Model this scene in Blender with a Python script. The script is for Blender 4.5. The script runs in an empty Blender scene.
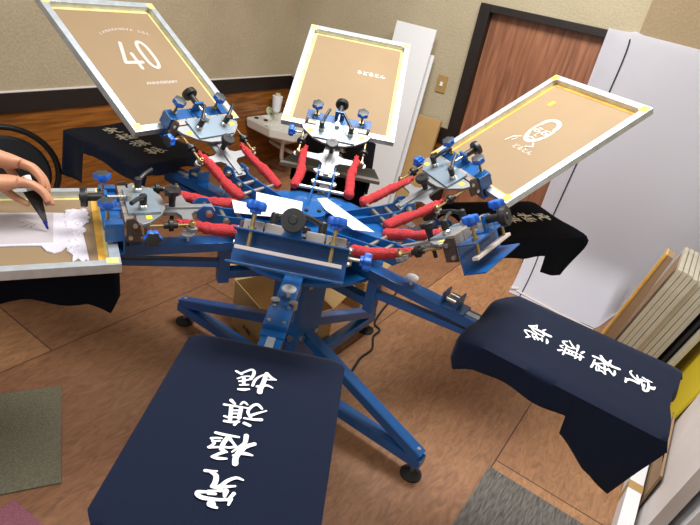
import bpy, bmesh, math, random
from mathutils import Matrix, Vector, noise
R = math.radians
random.seed(5)
COL = bpy.context.scene.collection
I4 = Matrix.Identity(4)

# ------------------------------------------------------------------ materials
def mat(name, color, rough=0.5, metal=0.0, bump=0.0, bscale=60, var=0.0, vscale=8, coat=0.0, spec=0.5, stretch=None, sheen=0.0, trans=0.0, alpha=1.0):
    m = bpy.data.materials.new(name); m.use_nodes = True
    nt = m.node_tree; b = nt.nodes['Principled BSDF']
    b.inputs['Base Color'].default_value = (*color, 1)
    b.inputs['Roughness'].default_value = rough
    b.inputs['Metallic'].default_value = metal
    b.inputs['Coat Weight'].default_value = coat
    b.inputs['Specular IOR Level'].default_value = spec
    b.inputs['Sheen Weight'].default_value = sheen
    b.inputs['Transmission Weight'].default_value = trans
    b.inputs['Alpha'].default_value = alpha
    tc = nt.nodes.new('ShaderNodeTexCoord'); mp = nt.nodes.new('ShaderNodeMapping')
    nt.links.new(tc.outputs['Object'], mp.inputs['Vector'])
    if stretch: mp.inputs['Scale'].default_value = stretch
    if var > 0:
        n = nt.nodes.new('ShaderNodeTexNoise'); n.inputs['Scale'].default_value = vscale; n.inputs['Detail'].default_value = 6
        nt.links.new(mp.outputs[0], n.inputs['Vector'])
        cr = nt.nodes.new('ShaderNodeValToRGB')
        cr.color_ramp.elements[0].position = 0.3; cr.color_ramp.elements[1].position = 0.7
        cr.color_ramp.elements[0].color = (*[c*(1-var) for c in color], 1)
        cr.color_ramp.elements[1].color = (*[min(1, c*(1+var)) for c in color], 1)
        nt.links.new(n.outputs['Fac'], cr.inputs['Fac']); nt.links.new(cr.outputs['Color'], b.inputs['Base Color'])
    if bump > 0:
        n2 = nt.nodes.new('ShaderNodeTexNoise'); n2.inputs['Scale'].default_value = bscale; n2.inputs['Detail'].default_value = 4
        nt.links.new(mp.outputs[0], n2.inputs['Vector'])
        bp = nt.nodes.new('ShaderNodeBump'); bp.inputs['Strength'].default_value = bump; bp.inputs['Distance'].default_value = 0.01
        nt.links.new(n2.outputs['Fac'], bp.inputs['Height']); nt.links.new(bp.outputs[0], b.inputs['Normal'])
    return m

def srgb(r, g, b):
    f = lambda c: (c/255/12.92) if c/255 <= 0.04045 else ((c/255+0.055)/1.055)**2.4
    return (f(r), f(g), f(b))

M = {}
M['blue'] = mat('blue enamel', srgb(12, 82, 146), 0.32, var=0.12, vscale=14, coat=0.3)
M['blue_light'] = mat('bright blue plastic', srgb(28, 98, 205), 0.38)
M['black'] = mat('black plastic', srgb(26, 27, 29), 0.42)
M['cap'] = mat('grey knob cap', srgb(48, 54, 58), 0.45)
M['alu'] = mat('aluminium', srgb(196, 206, 215), 0.38, 0.6, var=0.12, vscale=30)
M['cast'] = mat('cast aluminium', srgb(140, 142, 145), 0.48, 0.5, var=0.08)
M['steel'] = mat('zinc bolt', srgb(200, 198, 190), 0.28, 0.9)
M['brass'] = mat('yellow zinc bolt', srgb(170, 150, 105), 0.33, 0.8)
M['brown_steel'] = mat('dull dark steel', srgb(82, 72, 66), 0.45, 0.5)
M['bluegrey'] = mat('light blue anodised plate', srgb(146, 164, 180), 0.32, 0.5)
M['warmgrey'] = mat('warm grey block', srgb(158, 148, 138), 0.45, 0.4)
M['white'] = mat('white paint', srgb(226, 228, 232), 0.5)
M['paper'] = mat('white paper', srgb(226, 230, 236), 0.6)
M['red'] = mat('red mesh sleeve', srgb(208, 52, 60), 0.4, bump=1.0, bscale=330, var=0.28, vscale=260)
M['bar'] = mat('pale pressure bar', srgb(214, 204, 200), 0.5, 0.1)
M['navy'] = mat('navy cotton', srgb(15, 24, 45), 0.9, bump=0.12, bscale=700, sheen=0.06, spec=0.15)
M['navy_dark'] = mat('black navy cotton', srgb(13, 17, 27), 0.92, bump=0.12, bscale=700, sheen=0.0, spec=0.1)
M['ink'] = mat('white print', srgb(236, 238, 244), 0.6)
M['cream'] = mat('cream print', srgb(246, 243, 230), 0.6)
M['mesh'] = mat('tan coated mesh', srgb(136, 115, 88), 0.65, var=0.05, vscale=4, spec=0.3)
M['stencil'] = mat('clear stencil mesh', srgb(186, 178, 172), 0.45)
M['tape'] = mat('yellow tape', srgb(206, 190, 124), 0.45, var=0.2, vscale=22)
M['tape_o'] = mat('amber tape', srgb(214, 164, 66), 0.45, var=0.25, vscale=18)
M['wetink'] = mat('wet white ink', srgb(205, 202, 214), 0.32, bump=0.35, bscale=90)
M['skin'] = mat('skin', srgb(188, 134, 104), 0.5, var=0.08, vscale=30, bump=0.1, bscale=150)
M['cardboard'] = mat('cardboard', srgb(176, 142, 92), 0.8, var=0.08, vscale=6)
M['cardboard_dark'] = mat('brown board', srgb(150, 122, 94), 0.8, var=0.08)
M['ceramic'] = mat('sink ceramic', srgb(222, 220, 212), 0.2, coat=0.5)
M['yellow'] = mat('yellow board', srgb(210, 190, 40), 0.6)
M['greenish'] = mat('pale green plastic', srgb(196, 200, 160), 0.4)
M['plate_tan'] = mat('switch plate', srgb(160, 130, 78), 0.45)
M['dark_wood'] = mat('black brown trim', srgb(25, 18, 15), 0.5, var=0.2, vscale=20)
M['cloth_white'] = mat('white backdrop vinyl', srgb(232, 232, 242), 0.5, bump=0.25, bscale=3.5)
M['white_dull'] = mat('dull white panel', srgb(220, 214, 212), 0.6, var=0.05, vscale=5)
M['frame_old'] = mat('worn aluminium', srgb(196, 190, 172), 0.5, 0.2, var=0.08, vscale=14)
M['carpet_g'] = mat('grey green carpet', srgb(122, 118, 98), 0.95, bump=1.0, bscale=260, var=0.3, vscale=200)
M['carpet_m'] = mat('mauve carpet', srgb(158, 98, 112), 0.95, bump=1.0, bscale=260, var=0.25, vscale=200)
M['carpet_d'] = mat('grey carpet', srgb(108, 104, 100), 0.95, bump=1.0, bscale=260, var=0.5, vscale=150, stretch=(1, 0.12, 1))
M['yellow_dot'] = mat('yellow paint mark', srgb(230, 215, 40), 0.5)
M['rubber'] = mat('rubber', srgb(20, 20, 20), 0.7)

def wood(name, c1, c2, axis_scale, rough, coat=0.0):
    m = bpy.data.materials.new(name); m.use_nodes = True; nt = m.node_tree; b = nt.nodes['Principled BSDF']
    tc = nt.nodes.new('ShaderNodeTexCoord'); mp = nt.nodes.new('ShaderNodeMapping'); mp.inputs['Scale'].default_value = axis_scale
    n = nt.nodes.new('ShaderNodeTexNoise'); n.inputs['Scale'].default_value = 3; n.inputs['Detail'].default_value = 8; n.inputs['Distortion'].default_value = 0.6
    cr = nt.nodes.new('ShaderNodeValToRGB'); cr.color_ramp.elements[0].position = 0.32; cr.color_ramp.elements[1].position = 0.68
    cr.color_ramp.elements[0].color = (*c1, 1); cr.color_ramp.elements[1].color = (*c2, 1)
    L = nt.links
    L.new(tc.outputs['Object'], mp.inputs['Vector']); L.new(mp.outputs[0], n.inputs['Vector']); L.new(n.outputs['Fac'], cr.inputs['Fac']); L.new(cr.outputs[0], b.inputs['Base Color'])
    b.inputs['Roughness'].default_value = rough; b.inputs['Coat Weight'].default_value = coat
    return m
M['dado'] = wood('orange brown panelling', srgb(92, 52, 18), srgb(152, 94, 34), (1.2, 1.2, 16), 0.35, 0.2)
M['door'] = wood('red brown door', srgb(112, 70, 50), srgb(160, 108, 80), (9, 9, 0.7), 0.38, 0.15)

def stucco(name, c1, c2, stripes=False):
    m = bpy.data.materials.new(name); m.use_nodes = True; nt = m.node_tree; b = nt.nodes['Principled BSDF']; L = nt.links
    tc = nt.nodes.new('ShaderNodeTexCoord')
    n = nt.nodes.new('ShaderNodeTexNoise'); n.inputs['Scale'].default_value = 70; n.inputs['Detail'].default_value = 5
    n1 = nt.nodes.new('ShaderNodeTexNoise'); n1.inputs['Scale'].default_value = 2.2; n1.inputs['Detail'].default_value = 4
    cr = nt.nodes.new('ShaderNodeValToRGB'); cr.color_ramp.elements[0].position = 0.3; cr.color_ramp.elements[1].position = 0.7
    cr.color_ramp.elements[0].color = (*c1, 1); cr.color_ramp.elements[1].color = (*c2, 1)
    mx = nt.nodes.new('ShaderNodeMath'); mx.operation = 'MULTIPLY_ADD'; mx.inputs[1].default_value = 0.5
    L.new(tc.outputs['Object'], n.inputs['Vector']); L.new(tc.outputs['Object'], n1.inputs['Vector'])
    L.new(n.outputs['Fac'], mx.inputs[0])
    h = nt.nodes.new('ShaderNodeMath'); h.operation = 'MULTIPLY'; h.inputs[1].default_value = 0.5
    L.new(n1.outputs['Fac'], h.inputs[0]); L.new(h.outputs[0], mx.inputs[2])
    L.new(mx.outputs[0], cr.inputs['Fac']); L.new(cr.outputs[0], b.inputs['Base Color'])
    bp = nt.nodes.new('ShaderNodeBump'); bp.inputs['Strength'].default_value = 0.35; bp.inputs['Distance'].default_value = 0.01
    L.new(n.outputs['Fac'], bp.inputs['Height']); L.new(bp.outputs[0], b.inputs['Normal'])
    b.inputs['Roughness'].default_value = 0.9
    return m
M['plaster_l'] = stucco('sand plaster', srgb(152, 138, 112), srgb(176, 162, 136))
M['plaster_b'] = stucco('pale plaster', srgb(160, 148, 122), srgb(182, 170, 144))
M['plaster_r'] = stucco('brown plaster', srgb(136, 118, 90), srgb(154, 136, 108))

SEAM = 0.0
def floor_mat():
    m = bpy.data.materials.new('plywood floor'); m.use_nodes = True; nt = m.node_tree; b = nt.nodes['Principled BSDF']; L = nt.links
    tc = nt.nodes.new('ShaderNodeTexCoord'); mp = nt.nodes.new('ShaderNodeMapping')
    # floor object is laid out in room axes: x along the back wall, y away.  Boards run along y.
    mp.inputs['Rotation'].default_value = (0, 0, R(90)); mp.inputs['Location'].default_value = (1.013+SEAM, 0.18, 0)
    br = nt.nodes.new('ShaderNodeTexBrick'); br.offset = 0.5; br.squash = 1
    br.inputs['Scale'].default_value = 1; br.inputs['Brick Width'].default_value = 1.82; br.inputs['Row Height'].default_value = 0.91
    br.inputs['Mortar Size'].default_value = 0.003; br.inputs['Mortar Smooth'].default_value = 0.2
    br.inputs['Color1'].default_value = (*srgb(172, 128, 90), 1); br.inputs['Color2'].default_value = (*srgb(126, 87, 62), 1); br.inputs['Mortar'].default_value = (*srgb(60, 34, 24), 1)
    L.new(tc.outputs['Object'], mp.inputs['Vector']); L.new(mp.outputs[0], br.inputs['Vector'])
    mp2 = nt.nodes.new('ShaderNodeMapping'); mp2.inputs['Scale'].default_value = (11, 3.2, 1); L.new(tc.outputs['Object'], mp2.inputs['Vector'])
    n = nt.nodes.new('ShaderNodeTexNoise'); n.inputs['Scale'].default_value = 3; n.inputs['Detail'].default_value = 9; n.inputs['Distortion'].default_value = 1.6; n.inputs['Roughness'].default_value = 0.65
    L.new(mp2.outputs[0], n.inputs['Vector'])
    n3 = nt.nodes.new('ShaderNodeTexNoise'); n3.inputs['Scale'].default_value = 1.4; n3.inputs['Detail'].default_value = 3; L.new(tc.outputs['Object'], n3.inputs['Vector'])
    cr = nt.nodes.new('ShaderNodeValToRGB'); cr.color_ramp.elements[0].position = 0.3; cr.color_ramp.elements[1].position = 0.72
    cr.color_ramp.elements[0].color = (0.62, 0.60, 0.58, 1); cr.color_ramp.elements[1].color = (1.3, 1.32, 1.3, 1)
    L.new(n.outputs['Fac'], cr.inputs['Fac'])
    cr3 = nt.nodes.new('ShaderNodeValToRGB'); cr3.color_ramp.elements[0].position = 0.35; cr3.color_ramp.elements[1].position = 0.65
    cr3.color_ramp.elements[0].color = (0.9, 0.82, 0.8, 1); cr3.color_ramp.elements[1].color = (1.12, 1.14, 1.1, 1)
    L.new(n3.outputs['Fac'], cr3.inputs['Fac'])
    m1 = nt.nodes.new('ShaderNodeMix'); m1.data_type = 'RGBA'; m1.blend_type = 'MULTIPLY'; m1.inputs['Factor'].default_value = 1
    m2 = nt.nodes.new('ShaderNodeMix'); m2.data_type = 'RGBA'; m2.blend_type = 'MULTIPLY'; m2.inputs['Factor'].default_value = 1
    L.new(br.outputs['Color'], m1.inputs[6]); L.new(cr.outputs[0], m1.inputs[7])
    L.new(m1.outputs[2], m2.inputs[6]); L.new(cr3.outputs[0], m2.inputs[7]); L.new(m2.outputs[2], b.inputs['Base Color'])
    b.inputs['Roughness'].default_value = 0.55
    return m
M['floor'] = floor_mat()

# ------------------------------------------------------------------ bmesh helpers
def V3(*a): return Vector(a)
def box(bm, lo, hi, mtx=I4, bev=0.0):
    r = bmesh.ops.create_cube(bm, size=1)
    vs = r['verts']
    s = [hi[i]-lo[i] for i in range(3)]; c = [(hi[i]+lo[i])/2 for i in range(3)]
    for v in vs: v.co = mtx @ Vector((v.co.x*s[0]+c[0], v.co.y*s[1]+c[1], v.co.z*s[2]+c[2]))
    if bev:
        es = list({e for v in vs for e in v.link_edges})
        bmesh.ops.bevel(bm, geom=es, offset=bev, segments=2, affect='EDGES', profile=0.5)
def frame_of(a, b, up=Vector((0, 0, 1))):
    z = (b-a).normalized()
    x = up.cross(z)
    if x.length < 1e-4: x = Vector((1, 0, 0)).cross(z)
    x.normalize(); y = z.cross(x)
    m = Matrix((x, y, z)).transposed().to_4x4(); m.translation = a
    return m
def beam(bm, a, b, w, h, bev=0.003):
    """box tube from a to b: w sideways, h upright"""
    a, b = Vector(a), Vector(b); m = frame_of(a, b)
    box(bm, (-w/2, -h/2, 0), (w/2, h/2, (b-a).length), m, bev)
def cyl(bm, a, b, r, r2=None, seg=16):
    a, b = Vector(a), Vector(b); r2 = r if r2 is None else r2; m = frame_of(a, b); L = (b-a).length
    lathe(bm, [(0, 0), (r, 0), (r2, L), (0, L)], m, seg)
def lathe(bm, prof, m=I4, seg=24):
    rings = []
    for r, z in prof:
        if r < 1e-6: rings.append([bm.verts.new(m @ Vector((0, 0, z)))])
        else: rings.append([bm.verts.new(m @ Vector((r*math.cos(2*math.pi*i/seg), r*math.sin(2*math.pi*i/seg), z))) for i in range(seg)])
    for a, b in zip(rings, rings[1:]):
        for i in range(seg):
            j = (i+1) % seg
            if len(a) == 1 and len(b) == 1: continue
            if len(a) == 1: bm.faces.new((a[0], b[i], b[j]))
            elif len(b) == 1: bm.faces.new((a[i], a[j], b[0]))
            else: bm.faces.new((a[i], a[j], b[j], b[i]))
def prism(bm, pts, z0, z1, m=I4):
    a = [bm.verts.new(m @ Vector((p[0], p[1], z0))) for p in pts]; b = [bm.verts.new(m @ Vector((p[0], p[1], z1))) for p in pts]
    n = len(pts); bm.faces.new(a[::-1]); bm.faces.new(b)
    for i in range(n): bm.faces.new((a[i], a[(i+1) % n], b[(i+1) % n], b[i]))
def tube(bm, pts, rad, seg=12, cap=True):
    """rad: number or list"""
    pts = [Vector(p) for p in pts]; n = len(pts); rings = []
    pu = Vector((0, 0, 1))
    for i, p in enumerate(pts):
        t = (pts[min(i+1, n-1)]-pts[max(i-1, 0)]).normalized()
        x = pu.cross(t)
        if x.length < 1e-3: x = Vector((1, 0, 0)).cross(t)
        x.normalize(); y = t.cross(x); pu = pu if abs(t.z) < 0.95 else y
        r = rad[i] if isinstance(rad, (list, tuple)) else rad
        rings.append([bm.verts.new(p + x*r*math.cos(2*math.pi*k/seg) + y*r*math.sin(2*math.pi*k/seg)) for k in range(seg)])
    for a, b in zip(rings, rings[1:]):
        for k in range(seg): bm.faces.new((a[k], a[(k+1) % seg], b[(k+1) % seg], b[k]))
    if cap: bm.faces.new(rings[0][::-1]); bm.faces.new(rings[-1])
def curve_pts(ctrl, n=8):
    P = [Vector(c) for c in ctrl]; out = []
    for i in range(len(P)-1):
        p0 = P[max(i-1, 0)]; p1 = P[i]; p2 = P[i+1]; p3 = P[min(i+2, len(P)-1)]
        for k in range(n):
            t = k/n
            out.append(0.5*((2*p1)+(-p0+p2)*t+(2*p0-5*p1+4*p2-p3)*t*t+(-p0+3*p1-3*p2+p3)*t*t*t))
    out.append(P[-1]); return out

WM = {}
def mesh_of(name, bm, m, smooth=None):
    bmesh.ops.recalc_face_normals(bm, faces=bm.faces[:])
    me = bpy.data.meshes.new(name); bm.to_mesh(me); bm.free()
    me.materials.append(M[m] if isinstance(m, str) else m)
    for p in me.polygons: p.use_smooth = True
    try: me.set_sharp_from_angle(angle=R(35 if smooth is None else smooth))
    except Exception: pass
    return me
def link(name, data, parent=None, frame=I4):
    o = bpy.data.objects.new(name, data); COL.objects.link(o)
    if parent is not None:
        o.parent = parent; o.matrix_parent_inverse = I4
        o.matrix_local = WM[parent.name].inverted() @ frame
    else: o.matrix_world = frame
    WM[o.name] = frame.copy()
    return o
def obj(name, bm, m, parent=None, frame=I4, smooth=None):
    o = link(name, mesh_of(name, bm, m, smooth), parent, frame)
    if smooth is None and len(o.data.polygons) < 4000:
        w = o.modifiers.new('shading', 'WEIGHTED_NORMAL'); w.keep_sharp = True; w.weight = 90
    return o
def tag(o, label, cat, group=None, kind=None):
    if label: o['label'] = label
    if cat: o['category'] = cat
    if group: o['group'] = group
    if kind: o['kind'] = kind
    return o
def empty(name, frame, label, cat, group=None):
    o = link(name, None, None, frame); o.empty_display_size = 0.05
    return tag(o, label, cat, group)
def T(x, y, z): return Matrix.Translation((x, y, z))
def new(): return bmesh.new()

# ------------------------------------------------------------------ room axes and press axes
RM = Matrix.Rotation(R(-29.6), 4, 'Z')                 # room axes: x = U (along back wall), y = V (away)
def UV(u, v, z=0): return RM @ Vector((u, v, z))
CX, CY = -0.18, 1.93
A0 = R(-89.4)
RP, ZP = 0.406, 0.923
TILT = [33.5, 32.1, 34.1, 31.5, 30.7, -0.3]
def station(k): return T(CX, CY, 0) @ Matrix.Rotation(A0+k*math.pi/3, 4, 'Z')      # x out, y sideways, z up
HT = [0.014, 0, 0, 0, 0, 0.0]
def head(k): return station(k) @ T(RP, HT[k], ZP) @ Matrix.Rotation(R(-TILT[k]), 4, 'Y')

# ------------------------------------------------------------------ setting
def struct(name, bm, m, frame=RM, smooth=None):
    o = obj(name, bm, m, None, frame, smooth); o['kind'] = 'structure'; return o
bm = new(); box(bm, (-3.4, -1.2, -0.05), (1.0, 4.15, 0)); struct('floor', bm, 'floor')
bm = new(); box(bm, (-3.36, -1.2, 0.79), (-3.26, 4.1, 3.1)); struct('wall_left', bm, 'plaster_l')
bm = new(); box(bm, (-3.36, -1.2, 0), (-3.262, 4.1, 0.69)); struct('trim_1', bm, 'dado')
bm = new(); box(bm, (-3.37, -1.2, 0.675), (-3.245, 3.995, 0.785), bev=0.003); struct('trim_2', bm, 'dark_wood')
bm = new(); box(bm, (-3.262, -1.2, 0.786), (-3.25, 3.995, 0.794)); struct('trim_3', bm, 'white_dull')
# back wall: left of the door, over the door, right of the door
bm = new()
box(bm, (-3.26, 4.0, 0.77), (-1.65, 4.1, 3.1)); box(bm, (-1.65, 4.0, 1.675), (-0.6, 4.1, 3.1)); box(bm, (-0.72, 4.0, 0), (-0.6, 4.1, 1.675))
struct('wall_back', bm, 'plaster_b')
bm = new(); box(bm, (-0.6, 3.985, 0), (1.0, 4.1, 3.1)); struct('wall_back_right', bm, 'plaster_r')
bm = new(); box(bm, (-3.26, 4.003, 0), (-1.65, 4.1, 0.68)); struct('trim_4', bm, 'dado')
bm = new(); box(bm, (-3.245, 3.985, 0.665), (-1.65, 4.1, 0.775), bev=0.003); struct('trim_5', bm, 'dark_wood')
bm = new()
box(bm, (-1.65, 3.97, 0), (-1.57, 4.1, 1.68), bev=0.004); box(bm, (-1.57, 3.97, 1.63), (-0.77, 4.1, 1.68), bev=0.004); box(bm, (-0.77, 3.97, 0), (-0.72, 4.1, 1.68), bev=0.004)
struct('trim_6', bm, 'dark_wood')
dr = new(); box(dr, (-1.568, 4.03, 0.01), (-0.772, 4.07, 1.628)); struct('door_1', dr, 'door')
bm = new(); box(bm, (0.8, -1.2, 0), (0.9, 3.985, 3.1)); struct('wall_right', bm, 'plaster_b')
bm = new(); box(bm, (-3.4, -1.2, 3.1), (1.0, 4.15, 3.15)); struct('ceiling', bm, 'white_dull')

# light switch
sw = empty('light_switch', RM @ T(-1.80, 3.999, 1.02), 'tan wall plate with a white light switch, left of the door', 'light switch')
bm = new(); box(bm, (-0.04, -0.008, 0), (0.04, 0, 0.125), bev=0.002); obj('plate', bm, 'plate_tan', sw, WM[sw.name])
bm = new(); box(bm, (-0.011, -0.014, 0.048), (0.011, -0.007, 0.078), bev=0.001); obj('rocker', bm, 'white', sw, WM[sw.name])

# ------------------------------------------------------------------ backdrop sheet
def sheet_pt(u, s):
    """s: 0 at the top edge, running down the wall and out over the floor"""
    top = 1.69 - 0.035*max(0, u+0.55) + 0.012*math.exp(-((u+0.615)/0.03)**2)
    out = 0.42*(1-min(1, max(0, (u+0.09)/0.08)))+0.06       # how far it sweeps out
    H = top-0.30
    if s <= 0.62:
        q = s/0.62; z = top - q*H; v = 3.955 - 0.03*q - 0.02*q*math.sin(u*5+1)**2
    else:
        q = (s-0.62)/0.38; a = q*math.pi/2
        z = 0.30*(1-math.sin(a))**1.1 + 0.006; v = 3.925 - 0.02*math.sin(u*5+1)**2 - out*(1-math.cos(a))
    v -= 0.012*math.sin(3.2*u+4*s)*s
    v -= 0.03*max(0, s-0.6)*math.sin(u*14)
    u += 0.10*max(0, s-0.62)/0.38*max(0, 1-(u+0.775)/0.5)
    return Vector((u, v, z))
bk = empty('backdrop_sheet', RM @ T(-0.1, 3.9, 0), 'large white backdrop sheet hung over the wall and door edge, sweeping onto the floor', 'backdrop')
bm = new(); g = []
nu, ns = 90, 60
for i in range(nu+1):
    g.append([bm.verts.new(sheet_pt(-0.775+i/nu*1.565, j/ns)) for j in range(ns+1)])
for i in range(nu):
    for j in range(ns): bm.faces.new((g[i][j], g[i+1][j], g[i+1][j+1], g[i][j+1]))
bmesh.ops.solidify(bm, geom=bm.faces[:], thickness=0.004)
obj('sheet', bm, 'cloth_white', bk, RM, 80)
bm = new()
ln = []
for j in range(0, 61):
    s = 0.02+j/60*0.975; u = -0.612 - 0.065*min(1, s/0.62) + (0.02*math.exp(-s*30)*-1.5)
    ln.append(sheet_pt(u, s)+Vector((0, -0.007, 0.001)))
tube(bm, ln, 0.0045, 6); obj('black_edge_cord', bm, 'black', bk, RM)
bm = new()
cyl(bm, (-0.68, 3.46, 0.02), (-0.64, 3.50, 0.02), 0.012); tube(bm, [(-0.64, 3.47, 0.016), (-0.55, 3.46, 0.012), (-0.3, 3.42, 0.012), (-0.1, 3.40, 0.02)], 0.009, 8)
obj('hem_rod', bm, 'white_dull', bk, RM)

# ------------------------------------------------------------------ leaning white boards and cardboard by the back wall
def lean_panel(name, u0, u1, v_base, v_top, z1, th, m, label, cat, group=None):
    f = RM @ T(u0, v_base, 0)
    bm = new(); L = math.hypot(v_top-v_base, z1); a = math.atan2(v_top-v_base, z1)
    box(bm, (0, 0, 0), (u1-u0, th, L), Matrix.Rotation(-a, 4, 'X'), 0.0015)
    return tag(obj(name, bm, m, None, f), label, cat, group)
lean_panel('white_board', -2.24, -1.90, 3.74, 3.90, 1.445, 0.014, 'white', 'tall white board leaning on the back wall, front one of the pair', 'board', 'white boards on the back wall')
lean_panel('white_board', -2.18, -1.885, 3.80, 3.93, 1.27, 0.012, 'white', 'shorter white board leaning behind the tall one, its right edge peeking out', 'board', 'white boards on the back wall')
lean_panel('cardboard_sheet', -1.93, -1.70, 3.82, 3.93, 0.83, 0.03, 'cardboard', 'folded brown cardboard leaning on the back wall under the light switch', 'cardboard')

# ------------------------------------------------------------------ sink and soap dispenser
sk = empty('wash_basin', RM @ T(-3.05, 3.7, 0), 'small white ceramic wash basin in the room corner, bare pipe below', 'sink')
Z = 0.455
bm = new()
pts = [(-3.255, 3.46), (-3.255, 3.93), (-2.93, 3.93), (-2.80, 3.86), (-2.73, 3.70), (-2.76, 3.52), (-2.95, 3.42)]
cen = Vector((-3.0, 3.68, 0))
def ring(sc, z): return [bm.verts.new((cen.x+(p[0]-cen.x)*sc, cen.y+(p[1]-cen.y)*sc, z)) for p in pts]
rs = [ring(0.22, Z-0.17), ring(0.62, Z-0.12), ring(0.96, Z-0.075), ring(1.0, Z), ring(0.94, Z), ring(0.88, Z-0.05), ring(0.45, Z-0.11)]
bm.faces.new(rs[0]); bm.faces.new(rs[-1])
for a, b in zip(rs, rs[1:]):
    for i in range(7): bm.faces.new((a[i], a[(i+1) % 7], b[(i+1) % 7], b[i]))
bmesh.ops.bevel(bm, geom=bm.edges[:], offset=0.006, segments=2, affect='EDGES')
obj('basin', bm, 'ceramic', sk, RM)
bm = new(); box(bm, (-3.25, 3.47, Z-0.012), (-3.05, 3.62, Z+0.004), bev=0.002); obj('tap_ledge', bm, 'ceramic', sk, RM)
bm = new(); 
for (x, y) in ((-3.19, 3.52), (-3.11, 3.55)): cyl(bm, (x, y, Z), (x, y, Z+0.014), 0.018)
obj('drain_plug', bm, 'black', sk, RM)
bm = new(); tube(bm, curve_pts([(-3.0, 3.68, Z-0.15), (-3.0, 3.68, 0.18), (-2.99, 3.69, 0.12), (-2.93, 3.71, 0.1), (-2.90, 3.72, 0.16), (-2.93, 3.74, 0.2), (-3.1, 3.76, 0.2), (-3.25, 3.8, 0.2)], 6), 0.018, 12)
obj('drain_pipe', bm, 'ceramic', sk, RM)
sd = empty('soap_dispenser', RM @ T(-3.26, 3.74, 0.47), 'white push-up soap dispenser on the wall above the basin', 'soap dispenser')
bm = new(); lathe(bm, [(0, 0.0), (0.025, 0.0), (0.036, 0.02), (0.046, 0.13), (0.046, 0.14), (0, 0.145)], RM @ T(-3.17, 3.74, 0.50)); obj('bottle', bm, 'white', sd)
bm = new(); lathe(bm, [(0, 0), (0.022, 0), (0.022, 0.018), (0, 0.02)], RM @ T(-3.17, 3.74, 0.645)); obj('cap', bm, 'greenish', sd)
bm = new(); cyl(bm, RM @ Vector((-3.259, 3.74, 0.49)), RM @ Vector((-3.245, 3.74, 0.49)), 0.034); cyl(bm, RM @ Vector((-3.25, 3.74, 0.49)), RM @ Vector((-3.165, 3.74, 0.485)), 0.011); cyl(bm, RM @ Vector((-3.17, 3.74, 0.455)), RM @ Vector((-3.17, 3.74, 0.50)), 0.012)
obj('bracket', bm, 'greenish', sd)

# ------------------------------------------------------------------ round back chair
CH = T(-1.63, 2.25, 0.0) @ Matrix.Rotation(R(36), 4, 'Z')
ch = empty('folding_chair', CH, 'black round-backed folding chair behind the left screen', 'chair')
bm = new(); tube(bm, [(0.22*math.cos(R(a)), 0.02, 0.63+0.22*math.sin(R(a))) for a in range(-60, 241, 10)]+[], 0.014, 12)
for s in (-1, 1):
    a = R(-60) if s > 0 else R(240)
    tube(bm, curve_pts([(0.22*math.cos(a), 0.02, 0.63+0.22*math.sin(a)), (s*0.13, 0.0, 0.34), (s*0.12, -0.02, 0.16), (s*0.12, -0.04, 0.0)], 6), 0.013, 10)
obj('frame', bm, 'black', ch, CH)
bm = new()
prof = [(0, 0), (0.14, 0), (0.180, 0.008), (0.190, 0.02), (0.180, 0.034), (0.1, 0.042), (0, 0.045)]
lathe(bm, prof, T(0, 0.03, 0.625) @ Matrix.Rotation(R(90), 4, 'X'), 40); obj('backrest', bm, mat('slate vinyl', srgb(38, 44, 50), 0.5), ch, CH)
bm = new(); lathe(bm, [(0, 0), (0.17, 0), (0.19, 0.02), (0.17, 0.045), (0, 0.05)], T(0, -0.20, 0.40), 32); obj('seat', bm, 'black', ch, CH)
for s in (-1, 1):
    bm = new(); tube(bm, [(s*0.12, -0.1, 0.40), (s*0.12, 0.05, 0.2), (s*0.12, 0.16, 0.0)], 0.012, 10)
    obj('leg', bm, 'black', ch, CH)

# ------------------------------------------------------------------ carpet tiles
def carpet(u, v, ang, m, label):
    f = RM @ T(u, v, 0) @ Matrix.Rotation(ang, 4, 'Z'); bm = new(); box(bm, (0, -0.5, 0.0005), (0.5, 0, 0.007), bev=0.001)
    return tag(obj('carpet_tile', bm, m, None, f), label, 'carpet tile', 'loose carpet tiles')
carpet(-1.762, 0.919, math.atan2(-0.256, 0.426), 'carpet_g', 'grey green carpet tile lying on the plywood at the left edge')
carpet(-1.378, 0.528, R(4), 'carpet_m', 'mauve carpet tile in the bottom left corner')
carpet(-0.188, 1.863, 0, 'carpet_d', 'dark grey carpet tile in front, under the right hand shirt')

# ------------------------------------------------------------------ cardboard boxes and cable
def carton(f, sx, sy, h, label, flaps):
    t = empty('cardboard_box', f, label, 'box', 'cardboard boxes under the press'); th = 0.004
    bm = new(); box(bm, (0, 0, 0.001), (sx, sy, th)); box(bm, (0, 0, th), (sx, th, h)); box(bm, (0, sy-th, th), (sx, sy, h)); box(bm, (0, th, th), (th, sy-th, h)); box(bm, (sx-th, th, th), (sx, sy-th, h))
    obj('body', bm, 'cardboard', t, f)
    for (o, d, L, w, ang) in flaps:
        bm = new(); mm = T(*o) @ Matrix.Rotation(d, 4, 'Z') @ Matrix.Rotation(ang, 4, 'X'); box(bm, (0, 0, 0), (L, w, 0.003), mm); obj('flap', bm, 'cardboard', t, f)
    return t
BF = RM @ T(-1.63, 1.76, 0) @ Matrix.Rotation(R(-19), 4, 'Z')
cb = carton(BF, 0.40, 0.34, 0.27, 'open cardboard box on the floor behind the press column, left of the rear leg',
       [((0, 0.34, 0.27), 0, 0.40, 0.15, R(42)), ((0.0, 0.34, 0.27), R(-90), 0.34, 0.12, R(160))])
bm = new()
for i, w in enumerate((0.014, 0.02, 0.012)): box(bm, (0.13+i*0.028, -0.0012, 0.06), (0.13+i*0.028+w, 0, 0.085))
obj('printed_mark', bm, 'black', cb, BF)
BF2 = RM @ T(-1.60, 2.40, 0)
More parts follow.
